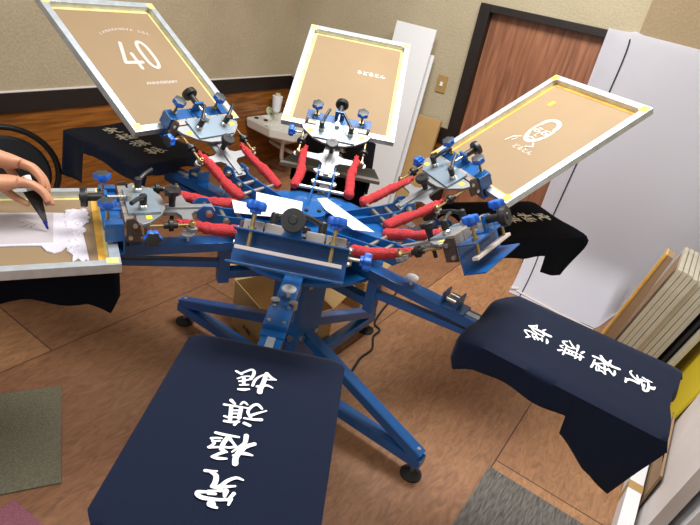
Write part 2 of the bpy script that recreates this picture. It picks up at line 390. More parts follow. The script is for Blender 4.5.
carton(BF2, 0.36, 0.22, 0.19, 'low cardboard box behind the press column, right of the rear leg', [((0, 0.22, 0.19), 0, 0.36, 0.12, R(20))])
bm = new(); tube(bm, curve_pts([UV(-0.95, 1.72, .007), UV(-0.955, 1.90, .007), UV(-0.985, 2.04, .007), UV(-0.985, 2.15, .007), UV(-1.04, 2.25, .007), UV(-1.05, 2.33, .007), UV(-1.12, 2.40, .007), UV(-1.2, 2.8, .007)], 8), 0.006, 8)
tag(obj('power_cable', bm, 'rubber'), 'black cable lying on the floor beside the rear leg', 'cable')

# ------------------------------------------------------------------ screens stacked on the right
def frame_bm(bm, L, W, rail, th, m=I4):
    box(bm, (0, 0, 0), (L, rail, th), m, 0.0015); box(bm, (0, W-rail, 0), (L, W, th), m, 0.0015)
    box(bm, (0, rail, 0), (rail, W-rail, th), m, 0.0015); box(bm, (L-rail, rail, 0), (L, W-rail, th), m, 0.0015)
LEAN = 11.0
def leaning_frame(i, u, v, H, D, th, m, label, fam='stored_screen', grp='stored print screens leaning at the right'):
    f = RM @ T(u, v, 0.0) @ Matrix.Rotation(R(LEAN), 4, 'Y')
    t = empty(fam, f, label, 'print screen', grp)
    bm = new(); mm = Matrix(((0, 0, 1, 0), (0, 1, 0, 0), (1, 0, 0, 0), (0, 0, 0, 1)))   # local x up, y along V, z across
    frame_bm(bm, H, D, 0.03, th, mm); obj('frame', bm, m, t, f)
    bm = new(); box(bm, (0.001, 0.02, 0.02), (0.003, D-0.02, H-0.02)); obj('mesh', bm, 'cardboard_dark', t, f)
    return t
ords = ['first', 'second', 'third', 'fourth', 'fifth', 'sixth', 'seventh', 'eighth']
for i in range(8):
    leaning_frame(i, 0.012+i*0.0272, 3.10+random.uniform(-0.008, 0.008), 0.70-0.004*i+random.uniform(-.006, .006), 0.42, 0.0215, 'frame_old',
                  'worn aluminium print screen leaning in the right hand stack, %s one from the wooden board' % ords[i])
# wide board with an amber edge on the left of the stack
f = RM @ T(-0.062, 3.10, 0.0) @ Matrix.Rotation(R(10), 4, 'Y')
t = empty('wooden_board', f, 'thick brown board with an amber taped edge, leaning left of the stored screens', 'board')
bm = new(); prism(bm, [(0.0, 0.002), (0.070, 0.002), (0.034, 0.755), (0.0, 0.755)], -0.10, 0, Matrix.Rotation(R(90), 4, 'X')); obj('panel', bm, 'cardboard_dark', t, f)
bm = new(); box(bm, (-0.008, -0.004, 0.003), (0.002, 0.10, 0.758), bev=0.001); obj('edge_tape', bm, 'tape_o', t, f)
# taller panels / yellow board / box
def side_panel(name, u, v0, v1, h, th, lean, m, label, cat, grp=None):
    f = RM @ T(u, v0, 0) @ Matrix.Rotation(R(lean), 4, 'Y'); bm = new(); box(bm, (0, 0, 0.003), (th, v1-v0, h), bev=0.002)
    return tag(obj(name, bm, m, None, f), label, cat, grp)
side_panel('dark_screen', 0.245, 3.06, 3.5, 0.62, 0.012, 11, 'black', 'thin black board leaning between the stored screens and the yellow board', 'board')
side_panel('grey_screen', 0.27, 2.98, 3.4, 0.62, 0.02, 11, 'frame_old', 'grey board leaning in front of the yellow board', 'board')
side_panel('yellow_board', 0.35, 2.55, 3.3, 0.54, 0.012, 9, 'yellow', 'yellow board leaning behind the outer end of the right hand shirt', 'board')
side_panel('foam_board', 0.388, 1.90, 2.75, 0.84, 0.045, 5, 'white_dull', 'thick white foam board leaning beside the right wall, innermost of three', 'board', 'white foam boards at the right wall')
side_panel('foam_board', 0.455, 1.86, 2.70, 0.72, 0.045, 6, 'white', 'thick white foam board leaning beside the right wall, middle of three', 'board', 'white foam boards at the right wall')
side_panel('foam_board', 0.53, 1.92, 2.9, 0.9, 0.045, 7, 'white_dull', 'thick white foam board leaning beside the right wall, nearest the wall', 'board', 'white foam boards at the right wall')
side_panel('cardboard_strip', 0.372, 2.1, 2.6, 0.22, 0.01, 3, 'cardboard_dark', 'brown cardboard standing between the long white box and white panels', 'cardboard')
f = RM @ T(0.31, 1.72, 0); t = empty('long_box', f, 'long narrow white box on the floor under the right hand shirt', 'box')
bm = new(); box(bm, (0, 0, 0.001), (0.055, 0.95, 0.10), bev=0.003); obj('body', bm, 'white', t, f)
bm = new(); box(bm, (-0.001, 0.37, 0.0005), (0.056, 0.42, 0.1012), bev=0.001); obj('brown_tape', bm, 'cardboard', t, f)

# ------------------------------------------------------------------ the press
S0 = T(CX, CY, 0)
press = empty('screen_printing_press', S0, 'blue six-arm carousel screen printing press standing on four feet in the room centre', 'printing press')
# column
SQ = S0 @ Matrix.Rotation(R(-29.8), 4, 'Z')
bm = new(); box(bm, (-0.078, -0.078, 0.05), (0.078, 0.078, 0.74), bev=0.005); box(bm, (-0.09, -0.09, 0.045), (0.09, 0.09, 0.06), bev=0.002)
col = obj('column', bm, 'blue', press, SQ)
bm = new()
for (x, y, z) in ((0.072, -0.045, 0.62), (0.072, 0.045, 0.60), (0.072, -0.045, 0.36), (0.072, 0.045, 0.36), (0.072, 0.0, 0.2)):
    cyl(bm, (x+0.004, y, z), (x+0.014, y, z), 0.016, seg=6)
    cyl(bm, (y, -x-0.004, z), (y, -x-0.014, z), 0.016, seg=6)
obj('bolt', bm, 'steel', col, SQ)
# legs
for q in range(4):
    F = SQ @ Matrix.Rotation(q*math.pi/2, 4, 'Z')
    bm = new()
    beam(bm, (0.05, 0, 0.09), (0.715, 0, 0.09), 0.055, 0.045)
    beam(bm, (0.06, 0, 0.36), (0.70, 0, 0.115), 0.05, 0.045)
    lg = obj('leg', bm, 'blue', press, F)
    bm = new(); lathe(bm, [(0, 0.001), (0.045, 0.001), (0.045, 0.008), (0.03, 0.018), (0.012, 0.024), (0, 0.024)], T(0.685, 0, 0)); obj('foot_pad', bm, 'rubber', lg, F)
    bm = new(); cyl(bm, (0.685, 0, 0.02), (0.685, 0, 0.148), 0.008); cyl(bm, (0.685, 0, 0.052), (0.685, 0, 0.064), 0.014, seg=6); obj('foot_bolt', bm, 'steel', lg, F)
# lower turntable
bm = new(); lathe(bm, [(0, 0.70), (0.10, 0.70), (0.10, 0.745), (0.31, 0.752), (0.31, 0.766), (0, 0.77)], I4, 64); obj('turntable', bm, 'blue', press, S0)
# upper hub
bm = new()
hexa = []
for k in range(6):
    a = k*math.pi/3+A0
    for da in (-0.30, 0.30): hexa.append((0.30*math.cos(a+da), 0.30*math.sin(a+da)))
prism(bm, hexa, 0.845, 0.862); lathe(bm, [(0, 0.77), (0.09, 0.77), (0.09, 0.846), (0, 0.846)], I4, 40)
obj('hub', bm, 'blue', press, S0)
bm = new(); lathe(bm, [(0, 0.862), (0.03, 0.862), (0.03, 0.895), (0.05, 0.895), (0.05, 0.903), (0, 0.904)], T(0, 0, 0), 40); hc = obj('hub_cap', bm, 'blue', press, S0)
bm = new()
for a in (20, 200): lathe(bm, [(0, 0.903), (0.008, 0.903), (0.008, 0.910), (0, 0.911)], T(0.025*math.cos(R(a)), 0.025*math.sin(R(a)), 0), 10)
obj('screw', bm, 'rubber', hc, S0)

# shared meshes for repeated sub-parts (built once)
def star_knob_mesh(cap):
    bm = new(); pts = []
    for i in range(48):
        a = 2*math.pi*i/48; r = 0.0250+(0.0026 if cap else 0.0034)*math.cos(6*a); pts.append((r*math.cos(a), r*math.sin(a)))
    rr = []
    for sc, z in ((0.55, -0.010), (0.6, -0.002), (0.93, 0.0), (1.0, 0.004), (1.0, 0.016), (0.93, 0.02), (0.7, 0.0215)):
        rr.append([bm.verts.new((p[0]*sc, p[1]*sc, z)) for p in pts])
    bm.faces.new(rr[0][::-1]); bm.faces.new(rr[-1])
    for a, b in zip(rr, rr[1:]):
        for i in range(48): bm.faces.new((a[i], a[(i+1) % 48], b[(i+1) % 48], b[i]))
    me = mesh_of('star_knob', bm, 'blue_light', 50)
    if cap: me.materials.append(M['cap']); 
    if cap:
        for p in me.polygons:
            if p.center.z > 0.0205: p.material_index = 1
    return me
star_cap = star_knob_mesh(True); star_plain = star_knob_mesh(False)
bm = new(); lathe(bm, [(0, -0.022), (0.012, -0.022), (0.013, -0.004), (0.026, -0.002), (0.028, 0.002), (0.028, 0.013), (0.025, 0.017), (0.011, 0.017), (0.010, 0.015), (0, 0.015)], I4, 32)
round_knob = mesh_of('round_knob', bm, 'black')
bm = new()   # ratchet lever
lathe(bm, [(0, 0), (0.011, 0), (0.012, 0.012), (0.012, 0.03), (0.009, 0.034), (0, 0.035)], I4, 20)
tube(bm, curve_pts([(0, 0, 0.022), (0.02, 0, 0.028), (0.045, 0, 0.034), (0.085, 0, 0.037)], 4), [0.0085]*4+[0.0075]*4+[0.007]*5, 10)
lever_me = mesh_of('clamp_lever', bm, 'black')
bm = new(); lathe(bm, [(0, -0.014), (0.014, -0.014), (0.015, -0.004), (0.011, 0), (0, 0)], I4, 20); lever_base = mesh_of('lever_base', bm, 'steel')
bm = new()   # knurled nut and threaded rod
lathe(bm, [(0, -0.008), (0.010, -0.02), (0.010, -0.007), (0.019, -0.006), (0.019, 0.006), (0.010, 0.007), (0.010, 0.022), (0, 0.022)], I4, 24); nut_me = mesh_of('adjusting_nut', bm, 'black')

def spring_sleeve(a, b, seed):
    rnd = random.Random(seed); a, b = Vector(a), Vector(b); n = 26
    d = (b-a); side = d.cross(Vector((0, 0, 1))).normalized()
    pts, rad = [], []
    for i in range(n+1):
        q = i/n
        w = 0.005*math.sin(q*7+seed)+rnd.uniform(-.0012, .0012)
        pts.append(a+d*q+side*w+Vector((0, 0, -0.008*math.sin(q*math.pi))))
        rad.append(0.0215+rnd.uniform(-.0025, .0025)+0.002*math.sin(q*11+seed*2)-(0.006 if i in (0, n) else 0)-(0.006*(1-q)**2))
    rad[0] = 0.008; rad[-1] = 0.014
    return pts, rad

YEL = {0: 0, 1: 1, 2: 1, 3: 1, 4: 1, 5: 1}
for k in range(6):
    S = station(k); H = head(k)
    # ----- platen arm truss
    bm = new()
    beam(bm, (0.10, 0, 0.782), (0.92, 0, 0.782), 0.064, 0.036)
    beam(bm, (0.33, 0, 0.62), (0.33, 0, 0.765), 0.042, 0.042)
    beam(bm, (0.07, 0, 0.655), (0.33, 0, 0.655), 0.04, 0.035)
    beam(bm, (0.34, 0, 0.70), (0.84, 0, 0.748), 0.034, 0.026)
    arm = obj('platen_arm', bm, 'blue', press, S)
    bm = new(); box(bm, (0.60, -0.036, 0.800), (0.69, 0.036, 0.806), bev=0.001)
    if k == 0: box(bm, (0.545, -0.036, 0.800), (0.66, 0.036, 0.822), bev=0.002)
    else:
        for s in (-1, 1): box(bm, (0.60 if s < 0 else 0.655, -0.032, 0.806), (0.606 if s < 0 else 0.661, 0.032, 0.85), bev=0.001)
    obj('platen_bracket', bm, 'blue', arm, S)
    bm = new()
    for s in (-1, 1): cyl(bm, (0.615, s*0.018, 0.83), (0.65, s*0.018, 0.83), 0.009)
    if k: obj('bracket_bolt', bm, 'steel', arm, S)
    else:
        bm.free()
        for (x, y, z0, z1, rr) in ((0.563, -.022, .82, .826, .006), (0.563, .022, .82, .826, .006), (0.64, -.022, .82, .826, .006), (0.64, .022, .82, .826, .006), (0.525, -.026, .80, .822, .014), (0.525, .03, .80, .822, .014)):
            bm = new(); cyl(bm, (x, y, z0), (x, y, z1), rr, seg=10); obj('bracket_bolt', bm, 'steel', arm, S)
    bm = new(); lathe(bm, [(0, 0.80), (0.005, 0.80), (0.005, 0.822), (0.022, 0.826), (0.024, 0.830), (0.021, 0.834), (0, 0.835)], T(0.465, 0.004, 0), 28); obj('white_lock_knob', bm, 'white', arm, S)
    bm = new(); box(bm, (0.69, -0.012, 0.8005), (0.76, 0.012, 0.8025)); lb = obj('scale_label', bm, 'alu', arm, S)
    bm = new(); box(bm, (0.715, -0.004, 0.8025), (0.735, 0.006, 0.8032)); obj('label_mark', bm, 'black', lb, S) if False else bm.free()
    bm = new(); box(bm, (0.80, -0.19, 0.802), (1.325, 0.19, 0.836), bev=0.004); obj('platen_board', bm, 'white_dull', press, S)
    # ----- hinge bracket: two side plates on the hub
    bm = new()
    prof = [(0.07, 0.862), (0.40, 0.862), (0.445, 0.905), (0.445, 0.93), (0.425, 0.948), (0.395, 0.945), (0.375, 0.915), (0.33, 0.905), (0.20, 0.888), (0.07, 0.872)]
    for y in (-0.040, 0.034):
        prism(bm, prof, -(y+0.006), -y, Matrix.Rotation(R(90), 4, 'X'))
    hb = obj('hinge_bracket', bm, 'blue', press, S)
    bm = new(); cyl(bm, (RP, -0.058, ZP), (RP, 0.058, ZP), 0.009); cyl(bm, (0.345, -0.055, 0.893), (0.345, 0.055, 0.893), 0.009)
    cyl(bm, (0.285, -0.115, 0.885), (0.285, 0.115, 0.885), 0.0085)
    for (x, z) in ((RP, ZP), (0.345, 0.893)):
        for s in (-1, 1): cyl(bm, (x, s*0.042, z), (x, s*0.050, z), 0.014, seg=6)
    obj('hinge_pin', bm, 'steel', hb, S)
    # ----- print head (cast T arm), everything below is in head axes
    bm = new()
    Tp = [(-0.025, -0.029), (0.045, -0.029), (0.060, -0.048), (0.066, -0.14), (0.060, -0.156), (0.068, -0.166), (0.082, -0.166), (0.094, -0.150), (0.094, -0.06), (0.105, -0.035), (0.20, -0.033),
          (0.20, 0.033), (0.105, 0.035), (0.094, 0.06), (0.094, 0.150), (0.082, 0.166), (0.068, 0.166), (0.060, 0.156), (0.066, 0.14), (0.060, 0.048), (0.045, 0.029), (-0.025, 0.029)]
    prism(bm, Tp, -0.008, 0.004)
    box(bm, (-0.02, -0.012, 0.002), (0.19, 0.012, 0.012), bev=0.002)
    ph = obj('print_head', bm, 'cast', press, H)
    # arch plate
    bm = new()
    arch = [(0.228, -0.162), (0.242, -0.145), (0.242, 0.145), (0.228, 0.162), (0.205, 0.15), (0.165, 0.10), (0.145, 0.05), (0.14, 0), (0.145, -0.05), (0.165, -0.10), (0.205, -0.15)]
    prism(bm, arch, 0.018, 0.028)
    box(bm, (0.15, -0.035, 0.003), (0.22, 0.035, 0.019), bev=0.002)
    bmesh.ops.bevel(bm, geom=[e for e in bm.edges if abs(e.verts[0].co.z-e.verts[1].co.z) < 1e-5 and e.calc_length() > 0.02], offset=0.0012, segments=1, affect='EDGES')
    ap = obj('arch_plate', bm, 'cast', ph, H)
    if YEL[k]:
        bm = new(); box(bm, (0.195, 0.105, 0.028), (0.212, 0.13, 0.0288)); box(bm, (0.21, -0.135, 0.028), (0.226, -0.112, 0.0288)); obj('yellow_mark', bm, 'yellow_dot', ph, H)
    bm = new(); prism(bm, [(0.165, -0.095), (0.262, -0.10), (0.262, 0.10), (0.165, 0.095)], 0.0285, 0.036); obj('slide_plate', bm, 'bluegrey', ph, H)
    bm = new()
    for (y0, y1) in ((-0.14, -0.085), (-0.082, -0.03), (0.03, 0.082), (0.085, 0.14)): box(bm, (0.248, y0, 0.004), (0.277, y1, 0.044 if k < 2 else 0.028), bev=0.003)
    box(bm, (0.25, -0.03, 0.004), (0.275, 0.03, 0.02))
    obj('slide_block', bm, 'warmgrey', ph, H)
    for s in (-1, 1):
        bm = new(); prism(bm, [(0.232, -0.035), (0.273, -0.038), (0.273, 0.036), (0.25, 0.040), (0.232, 0.02)], -(s*0.146+0.004), -(s*0.146-0.004), Matrix.Rotation(R(90), 4, 'X'))
        obj('end_bracket', bm, 'brown_steel', ph, H)
        for (x, z) in ((0.248, 0.018), (0.262, -0.022)):
            bm = new(); cyl(bm, (x, s*0.146, z), (x, s*0.158, z), 0.007, seg=10); obj('end_bolt', bm, 'steel', ph, H)
    # levers
    for (y, ang) in ((0.067, R(-15 if k not in (0,) else -60)), (-0.070, R(35 if k not in (0,) else 100))):
        if k == 5: ang = R(60) if y > 0 else R(-128)
        if k == 1: ang = R(170) if y > 0 else R(100)
        if k == 2: ang = R(40) if y < 0 else R(-20)
        if k == 4: ang = R(-50) if y < 0 else R(-38)
        Fm = H @ T(0.215, y, 0.051) @ Matrix.Rotation(ang, 4, 'Z')
        link('lever_base', lever_base, ph, Fm); link('clamp_lever', lever_me, ph, Fm)
    link('height_knob', round_knob, ph, H @ T(0.115, 0, 0.058))
    bm = new(); cyl(bm, (0.115, 0, 0.0), (0.115, 0, 0.04), 0.011); cyl(bm, (0.115, 0, -0.05), (0.115, 0, -0.008), 0.007); obj('knob_stem', bm, 'black', ph, H)
    # adjusting rods
    for s in (-1, 1):
        bm = new(); cyl(bm, (0.085, s*0.146, 0.012), (0.225, s*0.146, 0.012), 0.0045, seg=10); lathe(bm, [(0, -0.012), (0.008, -0.009), (0.012, 0), (0.008, 0.009), (0, 0.012)], T(0.076, s*0.146, 0.014), 16); cyl(bm, (0.076, s*0.146, -0.015), (0.076, s*0.146, 0.03), 0.005, seg=10)
        rd = obj('adjusting_rod', bm, 'brass', ph, H)
        link('adjusting_nut', nut_me, ph, H @ T(0.142, s*0.146, 0.012) @ Matrix.Rotation(R(90), 4, 'Y'))
    # side star knob
    link('side_star_knob', star_plain if k in (0, 1) else star_cap, ph, H @ T(0.205, 0.196, 0.0) @ Matrix.Rotation(R(-90), 4, 'X'))
    bm = new(); cyl(bm, (0.205, 0.14, 0.0), (0.205, 0.19, 0.0), 0.005, seg=10); obj('side_bolt', bm, 'steel', ph, H)
    # clamp channel (opens outward)
    bm = new(); x0, x1, zt, zb, wy, th = 0.279, 0.338, 0.012, -0.082, 0.152, 0.005
    box(bm, (x0, -wy, zb), (x0+th, wy, zt), bev=0.001); box(bm, (x0, -wy, zt-th), (x1, wy, zt), bev=0.001); box(bm, (x0, -wy, zb), (x1+0.012, wy, zb+th), bev=0.001)
    box(bm, (0.27, -0.028, zt-0.002), (0.335, 0.028, zt+0.004), bev=0.001)
    box(bm, (0.315, -0.022, zt+0.002), (0.325, 0.022, zt+0.052), bev=0.002)
    if k >= 2:
        for sg in (-1, 1): box(bm, (0.281, min(sg*0.118, sg*0.153), -0.034), (0.334, max(sg*0.118, sg*0.153), 0.026), bev=0.002)
    obj('screen_clamp', bm, 'blue', ph, H)
    zbar = -0.044+0.001
    bm = new(); box(bm, (0.312, -0.140, zbar), (0.332, 0.140, zbar+0.010), bev=0.001); obj('pressure_bar', bm, 'bar', ph, H)
    for s in (-1, 1):
        bm = new(); cyl(bm, (0.322, s*0.107, zbar+0.009), (0.322, s*0.107, 0.062), 0.0055, seg=12); cyl(bm, (0.322, s*0.107, 0.012), (0.322, s*0.107, 0.02), 0.011, seg=6); obj('clamp_bolt', bm, 'brass', ph, H)
        link('clamp_star_knob', star_plain if k in (0, 1) else star_cap, ph, H @ T(0.322, s*0.107, 0.066))
    bm = new(); cyl(bm, (0.24, 0, zt+0.036), (0.385, 0, zt+0.036), 0.006, seg=12); lathe(bm, [(0, 0), (0.012, 0), (0.012, 0.02), (0, 0.02)], H.inverted() @ H @ T(0.25, 0, zt+0.022), 16); obj('centre_bolt', bm, 'steel', ph, H)
    bm = new(); cyl(bm, (0.326, 0, zt+0.036), (0.375, 0, zt+0.036), 0.013); cyl(bm, (0.372, 0, zt+0.036), (0.378, 0, zt+0.036), 0.029, 0.032, 32); cyl(bm, (0.378, 0, zt+0.036), (0.393, 0, zt+0.036), 0.032, 0.030, 32); cyl(bm, (0.393, 0, zt+0.036), (0.396, 0, zt+0.036), 0.012, 0.010, 20)
    obj('centre_knob', bm, 'black', ph, H)
    # spring sleeves from head cross bar down to the hub rod (built in station axes)
    SH = S.inverted() @ H
    for s in (-1, 1):
        a = SH @ Vector((0.105, s*0.118, 0.006)); b = Vector((0.262, s*0.112, 0.885))
        pts, rad = spring_sleeve(a, b, k*2+s)
        bm = new(); tube(bm, pts, rad, 14)
        for j in range(5):
            an = j*1.257; e = a+(a-b).normalized()*0.016+Vector((0, 0.010*math.cos(an), 0.010*math.sin(an)))
            tube(bm, [a, e], [0.008, 0.003], 6)
        obj('spring_sleeve', bm, 'red', ph, S, 60)

# blank sheets lying over the hub
def poly_sheet(pts, z, label):
    c = sum((Vector((p[0], p[1], 0)) for p in pts), Vector())/len(pts)
    f = T(c.x, c.y, z); bm = new(); prism(bm, [(p[0]-c.x, p[1]-c.y) for p in pts], 0, 0.0015)
    return tag(obj('paper_sheet', bm, 'paper', None, f), label, 'paper', 'white sheets on the press hub')
S = station(0)
def s0(r, t): p = S @ Vector((r, t, 0)); return (p.x, p.y)
poly_sheet([s0(-.065, -.236), s0(-.06, -.05), s0(.10, -.03), s0(.145, -.19)], 0.906, 'white paper lying on the press hub behind the front clamp')
poly_sheet([s0(-.125, 0.0), s0(-.15, .035), s0(.085, .245), s0(.10, .165), s0(-.03, .045)], 0.906, 'white pointed paper lying on the press hub, right of the round cap')
poly_sheet([s0(.06, -.30), s0(.06, -.245), s0(.15, -.20), s0(.165, -.26)], 0.909, 'small white paper scrap on the press hub beside the left arm')

# ------------------------------------------------------------------ lettering
GLY = {'shin':[[(903,-47,3.0),(910,-32,3.0)],[(907,-33,2.7),(897,-24,2.8),(887,-13,3.0),(892,-6,3.6),(906,-4,3.6),(922,-8,3.2)],[(928,-37,2.1),(917,-25,2.1),(912,-12,1.9)],[(936,-31,2.4),(929,-18,2.4),(920,-5,2.7)],[(948,-26,2.2),(942,-8,2.3)],[(963,-26,2.7),(961,-14,3.8),(956,-2,2.2)],[(921,-24,3.8),(944,-18,3.6)],[(942,3,3.1),(922,4,3.2),(906,12,2.7),(893,25,2.3)],[(959,24,5.9),(948,23,5.7),(927,25,5.2),(891,25,4.3)],[(942,14,3.3),(936,25,3.3)],[(889,26,3.0),(902,39,3.6),(907,52,2.1)],[(913,27,2.3),(907,52,1.9)],[(937,27,2.8),(932,37,3.0),(937,50,1.7)]],'ki':[[(1002,-32,3.9),(1011,-21,2.6)],[(1019,-43,2.9),(1018,-25,2.6),(1016,11,2.0)],[(1009,-8,2.2),(1000,-3,2.7),(1006,7,1.9)],[(1023,-26,3.9),(1061,-18,3.9)],[(1022,-4,4.1),(1051,-1,3.9)],[(1033,-24,2.2),(1027,-3,2.2)],[(1042,-23,2.2),(1037,-2,2.2)],[(1053,-21,2.2),(1048,2,2.2)],[(1053,-33,2.3),(1055,-24,2.4)],[(1067,-29,2.9),(1066,-13,2.9),(1061,1,3.0)],[(1072,-5,3.0),(1061,-1,3.0)],[(1048,10,2.2),(1047,28,3.0),(1043,47,3.9)],[(1062,14,3.5),(1066,27,3.3)],[(1042,23,2.9),(1027,13,3.1),(1008,18,3.4),(1000,29,3.5),(1010,41,2.5)],[(1036,23,3.5),(1026,35,2.8),(1014,52,1.8)]],'kyoku':[[(1103,-37,3.0),(1104,-19,3.1),(1103,13,2.3)],[(1120,-41,2.7),(1116,-28,2.3),(1115,-19,1.2)],[(1128,-36,2.0),(1122,-22,2.1)],[(1144,-39,2.6),(1132,-31,2.8),(1124,-38,2.0)],[(1145,-38,2.3),(1138,-17,2.3)],[(1110,-9,4.5),(1126,-13,4.5),(1142,-13,4.5)],[(1109,-7,4.1),(1118,2,2.9),(1128,13,2.3)],[(1136,-8,2.5),(1135,2,2.5),(1130,12,3.0)],[(1142,-13,3.7),(1148,0,2.0)],[(1149,-6,3.9),(1160,-19,3.0),(1166,-25,2.7)],[(1166,-25,2.7),(1167,-12,3.3),(1164,4,2.0)],[(1145,10,1.7),(1131,19,2.9),(1116,29,4.1),(1096,27,4.8)],[(1172,24,5.5),(1156,21,5.4),(1138,26,5.8),(1125,33,4.9),(1114,49,4.1)],[(1153,15,2.5),(1150,23,2.3)],[(1143,31,4.1),(1143,43,3.1),(1144,52,1.8)]],'kyuu':[[(1201,-28,2.9),(1200,-16,2.7),(1197,-5,1.4)],[(1202,-15,3.2),(1208,-4,4.3),(1223,-1,4.8),(1232,-4,3.5)],[(1233,-4,3.5),(1231,10,4.3),(1215,20,3.6),(1204,35,2.9),(1206,49,1.7)],[(1231,12,3.5),(1223,38,1.9)],[(1231,11,3.9),(1239,14,3.5)],[(1245,-9,2.1),(1238,18,2.1)],[(1250,-6,2.5),(1248,7,2.6)],[(1238,24,5.4),(1249,25,3.0)],[(1247,-7,2.3),(1251,-25,3.6),(1257,-24,3.8),(1261,-12,3.8),(1259,15,3.0),(1255,31,2.9)],[(1256,33,2.6),(1240,40,3.5)],[(1265,37,2.2),(1253,38,3.5)],[(1262,5,4.3),(1272,3,4.1),(1276,18,2.3)],[(1266,5,5.2),(1271,10,4.3)]]}
def stroke(bm, pts, f):
    """pts: (x, y, halfwidth); f maps (x,y) -> Vector. Flat brush stroke."""
    f0 = f; n_ = [len(bm.faces)]
    def f(x, y): return f0(x, y) + Vector((0, 0, 0.000004*n_[0]))
    for i in range(len(pts)-1):
        n_[0] += 1
        (x0, y0, w0), (x1, y1, w1) = pts[i], pts[i+1]
        d = math.hypot(x1-x0, y1-y0)
        if d < 1e-9: continue
        nx, ny = -(y1-y0)/d, (x1-x0)/d
        bm.faces.new([bm.verts.new(f(*p)) for p in ((x0+nx*w0, y0+ny*w0), (x0-nx*w0, y0-ny*w0), (x1-nx*w1, y1-ny*w1), (x1+nx*w1, y1+ny*w1))])
    for (x, y, w) in pts:
        n_[0] += 1
        bm.faces.new([bm.verts.new(f(x+w*math.cos(a*math.pi/6), y+w*math.sin(a*math.pi/6))) for a in range(12)])
def smooth_stroke(q):
    if len(q) < 3: return q
    c = curve_pts([(a, b, w) for a, b, w in q], 4); return [tuple(v) for v in c]

# ------------------------------------------------------------------ shirts
def shirt(k, m, inkm, label, prof, r0=0.745, droop=0.9, flare=1.0, seed=1, curtain=0.0, hw=0.2, r1=1.338, toff=0.0):
    """prof: list of (r, depth of the hanging side edge)"""
    S = station(k)
    t = empty('t_shirt', S @ T(1.05, 0, 0.84), label, 'shirt', 'printed shirts laid over the platens')
    zt = 0.8405
    rs = sorted(set([r0+(r1-r0)*i/56 for i in range(57)]+[p[0]+e for p in prof for e in (0,) if r0 < p[0] < r1]))
    def drop(r, side):
        for (a, da), (b, db) in zip(prof, prof[1:]):
            if a <= r <= b: return da+(db-da)*(r-a)/max(1e-6, b-a) + 0.004*math.sin(r*31+seed+side)
        return prof[-1][1] if r > prof[-1][0] else prof[0][1]
    bm = new(); rows = []
    for r in rs:
        w = hw-0.001-0.015*(1-min(1, (r-r0)/0.02))-0.12*max(0, 0.80-r)*droop
        if r > 1.322: w = hw-0.012*(r-1.322)/0.016
        line = []
        sag = 0.9*droop*max(0, 0.80-r)**1.2
        cols = []
        for side in (-1, 1):
            D = drop(r, side); col = []
            zz = zt-0.004-sag*(1+0.35*math.sin(side*5+seed))
            for j in range(9):
                d = j/8
                fold = 0.009*math.sin(r*30+seed*2+side)*d*min(1, D/0.1)*flare
                o = (0.004+0.010*flare*d if flare > 0 else -0.03*d)+fold
                col.append((r+0.012*d*flare*(1 if r > 1.2 else 0), side*(w+o)+toff, zz-D*d))
            cols.append(col)
        line = cols[0][::-1]
        for i in range(1, 20):
            y = i/10-1
            z = zt-sag*(1+0.35*math.sin(y*5+seed))+0.0012*noise.noise(Vector((r*11, y*3, seed)))
            rr = r
            if r > 1.325: rr = r-0.016*math.exp(-(y/0.45)**2)*(r-1.325)/0.013
            line.append((rr, y*w+toff, z))
        line += cols[1]
        rows.append([bm.verts.new(p) for p in line])
    for a, b in zip(rows, rows[1:]):
        for i in range(len(a)-1): bm.faces.new((a[i], b[i], b[i+1], a[i+1]))
    n = len(rows[0])
    # neck end: hanging edge of the top, scooped for the collar
    prev = rows[-1][8:n-8]
    for st in range(1, 4):
        cur = []
        for v in rows[-1][8:n-8]:
            y = v.co.y/hw; sc_ = math.exp(-(y/0.4)**2)
            cur.append(bm.verts.new((v.co.x+0.005*st-0.010*sc_*st, v.co.y, zt-0.004-0.022*st*(1-0.5*sc_))))
        for i in range(len(cur)-1): bm.faces.new((prev[i], prev[i+1], cur[i+1], cur[i]))
        prev = cur
    if curtain:
        prev = rows[0][:]
        for st in range(1, 7):
            cur = [bm.verts.new((v.co.x-0.004*st+0.006*math.sin(i*0.9)*st/6, v.co.y, v.co.z-(curtain*st/6 if 7 < i < n-8 else 0.001*st))) for i, v in enumerate(rows[0])]
            for i in range(len(cur)-1): bm.faces.new((prev[i], cur[i], cur[i+1], prev[i+1]))
            prev = cur
    sb = obj('shirt_body', bm, m, t, S, 70)
    md = sb.modifiers.new('thickness', 'SOLIDIFY'); md.thickness = 0.0015; md.offset = 0
    for nm, gl in zip(('shin', 'ki', 'kyoku', 'kyuu'), GLYN):
        bm = new()
        for q in GLY[nm]:
            stroke(bm, smooth_stroke([(a/1000, b/1000, w*(1.12 if k < 2 else 1.35)/1000) for a, b, w in q]), lambda x, y: Vector((x, y, 0)))
        bmesh.ops.translate(bm, verts=bm.verts[:], vec=(0, 0, zt+0.0033))
        obj('printed_character', bm, inkm, t, S)
    return t
GLYN = ('a', 'b', 'c', 'd')
shirt(0, 'navy', 'ink', 'navy shirt with white brush lettering on the nearest platen, bottom of the photo', [(0.7, .03), (1.15, .03), (1.2, .10), (1.34, .10)], r0=0.782, droop=0.3, flare=0, seed=1, hw=0.207, r1=1.352, toff=0.007)
shirt(1, 'navy', 'ink', 'navy shirt with white brush lettering on the right hand platen, sleeve hanging over the floor', [(0.73, .06), (0.76, .10), (0.82, .072), (1.10, .075), (1.105, .14), (1.27, .235), (1.336, .03)], seed=2, r0=0.735)
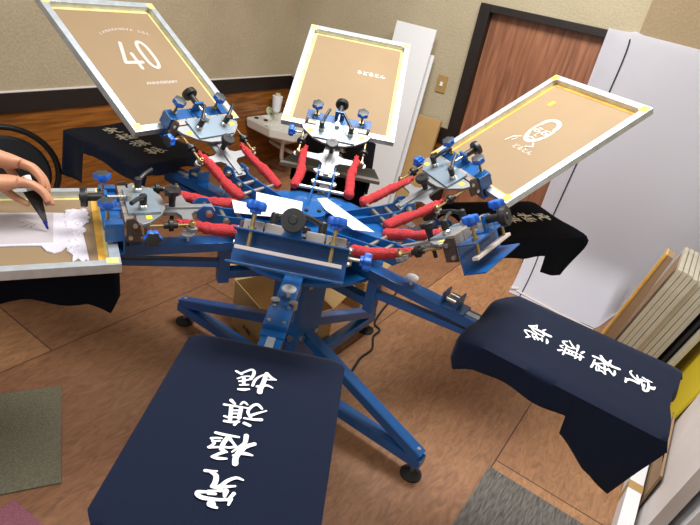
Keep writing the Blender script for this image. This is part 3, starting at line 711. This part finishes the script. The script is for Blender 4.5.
shirt(2, 'navy_dark', 'cream', 'black shirt with cream lettering on the platen before the white backdrop', [(0.73, .06), (0.82, .08), (1.09, .085), (1.095, .17), (1.24, .20), (1.336, .02)], seed=3)
shirt(3, 'navy_dark', 'ink', 'dark shirt on the rear platen, mostly hidden behind the middle screen', [(0.73, .10), (1.1, .09), (1.2, .2), (1.34, .2)], seed=4, r0=0.72, droop=0, flare=0.3, curtain=0.17)
shirt(4, 'navy', 'cream', 'dark navy shirt with white lettering on the rear left platen before the wood panelling', [(0.73, .06), (0.85, .055), (1.08, .035), (1.15, .05), (1.165, .20), (1.336, .215)], seed=5)
shirt(5, 'navy_dark', 'ink', 'dark shirt on the left platen under the screen being inked', [(0.70, .09), (0.735, .17), (0.80, .13), (0.95, .10), (1.1, .10), (1.2, .2), (1.34, .2)], seed=6, r0=0.705, droop=0.5)
S = station(3); HD = S @ T(0.66, 0, 0.845)
bm = new(); prism(bm, [(0.66, -0.245), (0.80, -0.215), (0.80, 0.215), (0.66, 0.245)], 0.845, 0.852)
hd = tag(obj('hold_down_plate', bm, 'black', None, S), 'black topped plate with a grey front lip under the middle screen', 'plate')
bm = new(); prism(bm, [(0.625, -0.25), (0.66, -0.245), (0.66, 0.245), (0.625, 0.25)], 0.836, 0.852); lp = new()
obj('front_lip', bm, mat('dull grey strip', srgb(120, 112, 106), 0.5, 0.3), hd, S)

# ------------------------------------------------------------------ print screens clamped in the heads
SX, SY_, SW, SL = 0.299, -0.044, 0.557, 0.735
def text_mesh(txt, size, font_scale=(1, 1)):
    cu = bpy.data.curves.new('txt', 'FONT'); cu.body = txt; cu.size = size; cu.align_x = 'CENTER'; cu.offset = 0.0004
    o = bpy.data.objects.new('txt', cu); COL.objects.link(o)
    bpy.context.view_layer.update()
    me = bpy.data.meshes.new_from_object(o.evaluated_get(bpy.context.evaluated_depsgraph_get()))
    bpy.data.objects.remove(o); return me
def add_text(bm, txt, size, m):
    me = text_mesh(txt, size); me.transform(m); bm.from_mesh(me); bpy.data.meshes.remove(me)
TXT = Matrix(((0, 1, 0, 0), (-1, 0, 0, 0), (0, 0, 1, 0), (0, 0, 0, 1)))     # text x -> -y, text y -> +x
ZM = SY_-0.027
def screen(k, label, tapem='tape', toff=0.0):
    H = head(k) @ T(0, toff, 0)
    t = empty('print_screen', H @ T(SX, 0, SY_-0.03), label, 'print screen', 'screens clamped in the press')
    bm = new(); frame_bm(bm, SL, SW, 0.030, 0.030, T(SX, -SW/2, SY_-0.030)); obj('frame', bm, 'alu', t, H)
    bm = new(); box(bm, (SX+0.03, -SW/2+0.03, ZM-0.0015), (SX+SL-0.03, SW/2-0.03, ZM)); obj('mesh', bm, 'mesh', t, H)
    bm = new(); a, b = SX+0.030, SX+SL-0.030; c = SW/2-0.030; w = 0.014
    for (lo, hi) in (((a, -c), (b, -c+w)), ((a, c-w), (b, c)), ((a, -c+w), (a+0.02, c-w)), ((b-w, -c+w), (b, c-w))):
        box(bm, (lo[0], lo[1], ZM), (hi[0], hi[1], ZM+0.0012))
    # corner dabs of tape going over the rails
    for x in (SX+0.006, SX+SL-0.04):
        for s in (-1, 1): box(bm, (x, s*(SW/2-0.022)-0.017, SY_), (x+0.034, s*(SW/2-0.022)+0.017, SY_+0.001))
    obj('tape', bm, tapem, t, H)
    return t, H
# 40 anniversary screen
t, H = screen(4, 'aluminium screen reading 40, tilted up at the upper left')
bm = new(); Q = lambda x, y: Vector((y, -x, ZM+0.0008))      # (text x, text y) -> head axes
def ql(pts, w): stroke(bm, [(x, y, w) for x, y in pts], Q)
ql([(-0.030, 0.80), (-0.072, 0.685), (0.012, 0.685)], 0.0085); ql([(-0.012, 0.735), (-0.012, 0.650)], 0.0085)
ov = []
for i in range(33):
    a = 2*math.pi*i/32; ov.append((0.066+0.026*math.copysign(abs(math.cos(a))**0.9, math.cos(a)), 0.728+0.078*math.copysign(abs(math.sin(a))**0.75, math.sin(a))))
ql(ov, 0.0085)
obj('stencil_number', bm, 'stencil', t, H); bm = new()
arc = 'LANARKNOVA SGC'
for i, c_ in enumerate(arc):
    u = (i/(len(arc)-1)-0.5); x = u*0.235+0.03; y = 0.878-0.055*(u*2)**2*0.5
    if c_ != ' ': add_text(bm, c_, 0.020, T(0, 0, ZM+0.0008) @ TXT @ T(x, y, 0) @ Matrix.Rotation(-u*0.5, 4, 'Z'))
obj('stencil_line', bm, 'stencil', t, H); bm = new()
add_text(bm, 'ANNIVERSARY', 0.022, T(0, 0, ZM+0.0008) @ TXT @ T(0.035, 0.556, 0) @ Matrix.Scale(1.15, 4, (1, 0, 0)))
obj('stencil_line', bm, 'stencil', t, H)
# middle
t, H = screen(3, 'aluminium screen with one small handwritten line, tilted up at the rear centre')
bm = new(); add_text(bm, 'みどるとん', 0.031, T(0, 0, ZM+0.0008) @ TXT @ T(0.10, 0.752, 0)); obj('stencil_print', bm, 'ink', t, H)
# face
t, H = screen(2, 'aluminium screen with a small portrait stencil, tilted up before the door', 'tape_o')
bm = new()
def ell(cx, cy, rx, ry, w, a0=0, a1=360, n=24): stroke(bm, [(cx+rx*math.cos(R(a0+(a1-a0)*i/n)), cy+ry*math.sin(R(a0+(a1-a0)*i/n)), w) for i in range(n+1)], Q)
ell(-0.008, 0.713, 0.050, 0.082, 0.007); ell(-0.008, 0.755, 0.043, 0.040, 0.010, -10, 190)
ell(-0.03, 0.705, 0.013, 0.008, 0.004); ell(0.016, 0.705, 0.013, 0.008, 0.004)
ql([(-0.006, 0.705), (-0.012, 0.675), (0.002, 0.673)], 0.0025); ql([(-0.025, 0.655), (-0.008, 0.66), (0.012, 0.655)], 0.004); ql([(-0.02, 0.643), (0.008, 0.643)], 0.003)
ql([(-0.035, 0.725), (-0.012, 0.722)], 0.0035); ql([(0.004, 0.722), (0.028, 0.726)], 0.0035)
ql([(-0.05, 0.68), (-0.03, 0.645), (-0.008, 0.635), (0.018, 0.645), (0.036, 0.68)], 0.008)
ql([(-0.055, 0.64), (-0.085, 0.62), (-0.095, 0.585)], 0.004); ql([(0.03, 0.635), (0.05, 0.615), (0.02, 0.60)], 0.004); ql([(-0.06, 0.62), (-0.07, 0.60)], 0.003)
add_text(bm, 'どるとん', 0.030, T(0, 0, ZM+0.0008) @ TXT @ T(0.025, 0.570, 0))
obj('stencil_print', bm, 'stencil', t, H)
bm = new(); box(bm, (0.860, 0.125, ZM), (0.898, 0.150, ZM+0.001)); obj('amber_patch', bm, 'tape_o', t, H)
# left, being inked
t, H5 = screen(5, 'aluminium screen lying flat on the left platen, loaded with white ink', 'tape', -0.008)
bm = new(); box(bm, (SX+0.038, -0.24, ZM), (SX+0.058, 0.24, ZM+0.0016)); obj('wide_tape', bm, 'tape_o', t, H5)

# ink on the screen
bm = new(); H5b = head(5); ZI = ZM+0.0012
out = [(0.95, -0.150), (0.80, -0.148), (0.626, -0.143), (0.55, -0.138), (0.466, -0.133), (0.439, -0.130), (0.425, -0.145), (0.41, -0.157), (0.395, -0.156), (0.378, -0.148), (0.366, -0.128), (0.372, -0.105), (0.378, -0.08), (0.380, -0.05), (0.389, -0.028), (0.403, -0.005),
       (0.392, 0.01), (0.389, 0.05), (0.385, 0.12), (0.383, 0.16), (0.382, 0.205), (0.392, 0.19), (0.40, 0.21), (0.412, 0.18), (0.426, 0.198), (0.424, 0.16), (0.436, 0.14), (0.441, 0.11), (0.447, 0.122), (0.455, 0.134), (0.475, 0.142), (0.493, 0.130), (0.508, 0.093), (0.56, 0.088), (0.613, 0.086), (0.8, 0.09), (0.95, 0.092)]
vs = []
N = len(out)
c0 = [Vector((max(0.44, min(0.93, p[0])), max(-0.10, min(0.05, p[1])), ZI+0.006)) for p in out]
ra = [bm.verts.new((p[0], p[1], ZI)) for p in out]
rb = [bm.verts.new((p[0]*0.985+c0[i].x*0.015, p[1]*0.97+c0[i].y*0.03, ZI+0.003)) for i, p in enumerate(out)]
for i in range(N): bm.faces.new((ra[i], ra[(i+1) % N], rb[(i+1) % N], rb[i]))
bm.faces.new(rb); bm.faces.new(ra[::-1])
for i in range(60):
    x = random.uniform(0.375, 0.44); y = random.uniform(-0.15, 0.17)
    if y > 0.0 and x > 0.43: continue
    if x < 0.39 and -0.03 < y: continue
    r_ = random.uniform(0.006, 0.014); lathe(bm, [(r_, 0), (r_*0.8, 0.0035), (r_*0.4, 0.0055), (0, 0.006)], T(x, y, ZI+0.001), 10)
wi = tag(obj('white_ink', bm, 'wetink', None, H5b, 40), 'thick white ink smeared across the flat left screen', 'ink', None, 'stuff')
bm = new()
for (px, py) in ((0.56, -0.045), (0.70, -0.03), (0.80, -0.03)):
    for i in range(9):
        a = random.uniform(0, 6.28); x = px+random.uniform(-.035, .035); y = py+random.uniform(-.035, .035); L_ = random.uniform(.006, .018)
        stroke(bm, [(x, y, 0.0028), (x+L_*math.cos(a), y+L_*math.sin(a), 0.0018)], lambda u, v: Vector((u, v, ZI+0.0036)))
obj('ghost_lettering', bm, mat('thin grey ink', srgb(150, 138, 134), 0.5), wi, H5b)
bm = new(); box(bm, (0.475, -0.128, ZI+0.0030), (0.95, 0.076, ZI+0.0034)); obj('thin_film', bm, mat('thin ink film', srgb(176, 170, 176), 0.45), wi, H5b)

# ------------------------------------------------------------------ person: hands and forearms holding a spatula
def skin(name, nodes, edges, m, parent, sub=2):
    me = bpy.data.meshes.new(name)
    me.from_pydata([n[0] for n in nodes], edges, [])
    o = bpy.data.objects.new(name, me); COL.objects.link(o)
    md = o.modifiers.new('s', 'SKIN'); md.use_smooth_shade = True
    for i, n in enumerate(nodes):
        sv = me.skin_vertices[0].data[i]; r = n[1]; sv.radius = (r, r) if not isinstance(r, tuple) else r; sv.use_root = (i == 0)
    sb = o.modifiers.new('d', 'SUBSURF'); sb.levels = sub; sb.render_levels = sub
    bpy.context.view_layer.update()
    me2 = bpy.data.meshes.new_from_object(o.evaluated_get(bpy.context.evaluated_depsgraph_get()))
    bpy.data.objects.remove(o); return me2
def hand_nodes(W, K, elbow, up, curl, thumb_side, spread=0.0195):
    W, K, E = Vector(W), Vector(K), Vector(elbow)
    D = (K-W).normalized(); Lt = D.cross(Vector(up)).normalized(); Nn = Lt.cross(D).normalized()
    nodes = [(E, 0.046), (E.lerp(W, 0.5), 0.041), (E.lerp(W, 0.85), 0.032), (W, (0.030, 0.026)), (W.lerp(K, 0.35), 0.031)]
    edges = [(0, 1), (1, 2), (2, 3), (3, 4)]
    fl = [(0.040, 0.026, 0.022), (0.045, 0.029, 0.023), (0.042, 0.027, 0.022), (0.034, 0.021, 0.019)]
    for f in range(4):
        off = (1.5-f)*spread*thumb_side
        kn = K + Lt*off - Nn*0.005*abs(f-1.2) - D*(0.004*abs(f-1))
        mid = W.lerp(K, 0.62)+Lt*off*0.72
        b = len(nodes); nodes.append((mid, 0.0165)); nodes.append((kn, 0.0125)); edges += [(4, b), (b, b+1)]
        p = kn; idx = b+1
        for j, L in enumerate(fl[f]):
            a = R(curl[j]); dirv = (D*math.cos(a)-Nn*math.sin(a)); p = p+dirv*L
            nodes.append((p, (0.0112, 0.0100, 0.0085)[j])); edges.append((idx, len(nodes)-1)); idx = len(nodes)-1
    # thumb
    b0 = W.lerp(K, 0.25)+Lt*thumb_side*0.026-Nn*0.012; b1 = b0+(D*0.6+Lt*thumb_side*0.30-Nn*0.6).normalized()*0.038; b2 = b1+(D*0.75-Nn*0.6-Lt*thumb_side*0.25).normalized()*0.030; b3 = b2+(D*0.6-Nn*0.6-Lt*thumb_side*0.5).normalized()*0.024
    i = len(nodes); nodes += [(b0, 0.0145), (b1, 0.0125), (b2, 0.0105), (b3, 0.0085)]; edges += [(4, i), (i, i+1), (i+1, i+2), (i+2, i+3)]
    return nodes, edges
person = empty('person', T(-1.15, 1.40, 0.95), 'person at the left edge, bare hands gripping a spatula over the inked screen', 'person')
PI4 = WM[person.name]
n1, e1 = hand_nodes((-1.080, 1.440, 1.000), (-1.012, 1.508, 0.994), (-1.27, 1.16, 1.06), (-0.3, 0.45, 1), (40, 62, 76), -1, 0.0172)
n2, e2 = hand_nodes((-1.125, 1.530, 1.040), (-1.045, 1.578, 1.016), (-1.36, 1.38, 1.17), (-0.3, 0.45, 1), (40, 60, 76), -1, 0.0172)
for nm, n_, e_ in (('hand', n1, e1), ('hand', n2, e2)):
    me = skin(nm, [(PI4.inverted() @ a, b) for a, b in n_], e_, 'skin', person); me.materials.clear(); me.materials.append(M['skin'])
    link(nm, me, person, PI4)
spf = T(-0.949, 1.472, 0.862)
sp = empty('spatula', spf, 'dark spatula with a blue tip held in the hands over the ink', 'spatula')
A_, B_ = Vector((-1.045, 1.530, 1.005)), Vector((-0.949, 1.472, 0.862))
bm = new(); cyl(bm, A_.lerp(B_, 0.04), A_.lerp(B_, 0.3), 0.013, 0.012); obj('white_handle', bm, 'white', sp)
bm = new(); fm = frame_of(A_.lerp(B_, 0.3), B_); L_ = (B_-A_).length*0.7
prism(bm, [(-0.025, 0), (0.025, 0), (0.006, L_*0.86), (-0.002, L_*0.86)], -0.003, 0.003, fm @ Matrix.Rotation(R(90), 4, 'X') @ Matrix.Scale(-1, 4, (0, 0, 1))); obj('blade', bm, 'black', sp)
bm = new(); cyl(bm, A_.lerp(B_, 0.86), B_, 0.006, 0.003); obj('blue_tip', bm, mat('dark blue plastic', srgb(20, 30, 130), 0.3), sp)


# ------------------------------------------------------------------ light
def area(name, loc, size, power, color=(1, 1, 1), target=None):
    li = bpy.data.lights.new(name, 'AREA'); li.shape = 'RECTANGLE'; li.size, li.size_y = size; li.energy = power; li.color = color
    o = bpy.data.objects.new(name, li); COL.objects.link(o); o.location = loc
    d = (Vector(target)-Vector(loc)) if target else Vector((0, 0, -1)); o.rotation_euler = d.to_track_quat('-Z', 'Y').to_euler(); return o
WORLD = 0.5
area('ceiling_lamp_light', UV(-1.0, 2.3, 3.05), (1.8, 0.8), 135, (1, 0.99, 0.96))
area('front_lamp_light', UV(-0.9, 0.0, 3.05), (1.8, 0.8), 45, (1, 0.99, 0.98))

w = bpy.data.worlds.new('world'); bpy.context.scene.world = w; w.use_nodes = True
w.node_tree.nodes["Background"].inputs[0].default_value = (0.92, 0.95, 1.0, 1); w.node_tree.nodes['Background'].inputs[1].default_value = WORLD

# ------------------------------------------------------------------ camera
p, r = R(28.15), R(11.65)
rt = Vector((1, 0, 0)); fw = Vector((0, math.cos(p), -math.sin(p))); up = rt.cross(fw)
xi = rt*math.cos(r)+up*math.sin(r); yi = -rt*math.sin(r)+up*math.cos(r)
mm = Matrix((xi, yi, -fw)).transposed().to_4x4(); mm.translation = (0, 0, 1.75)
cd = bpy.data.cameras.new('camera'); cam = bpy.data.objects.new('camera', cd); COL.objects.link(cam); cam.matrix_world = mm
cd.sensor_width = 36; cd.lens = 547.5/700*36; cd.clip_start = 0.02
sc = bpy.context.scene; sc.camera = cam
sc.view_settings.view_transform = 'Standard'; sc.view_settings.look = 'None'; sc.view_settings.gamma = 1; sc.view_settings.use_curve_mapping = False
sc.view_settings.exposure = -0.1
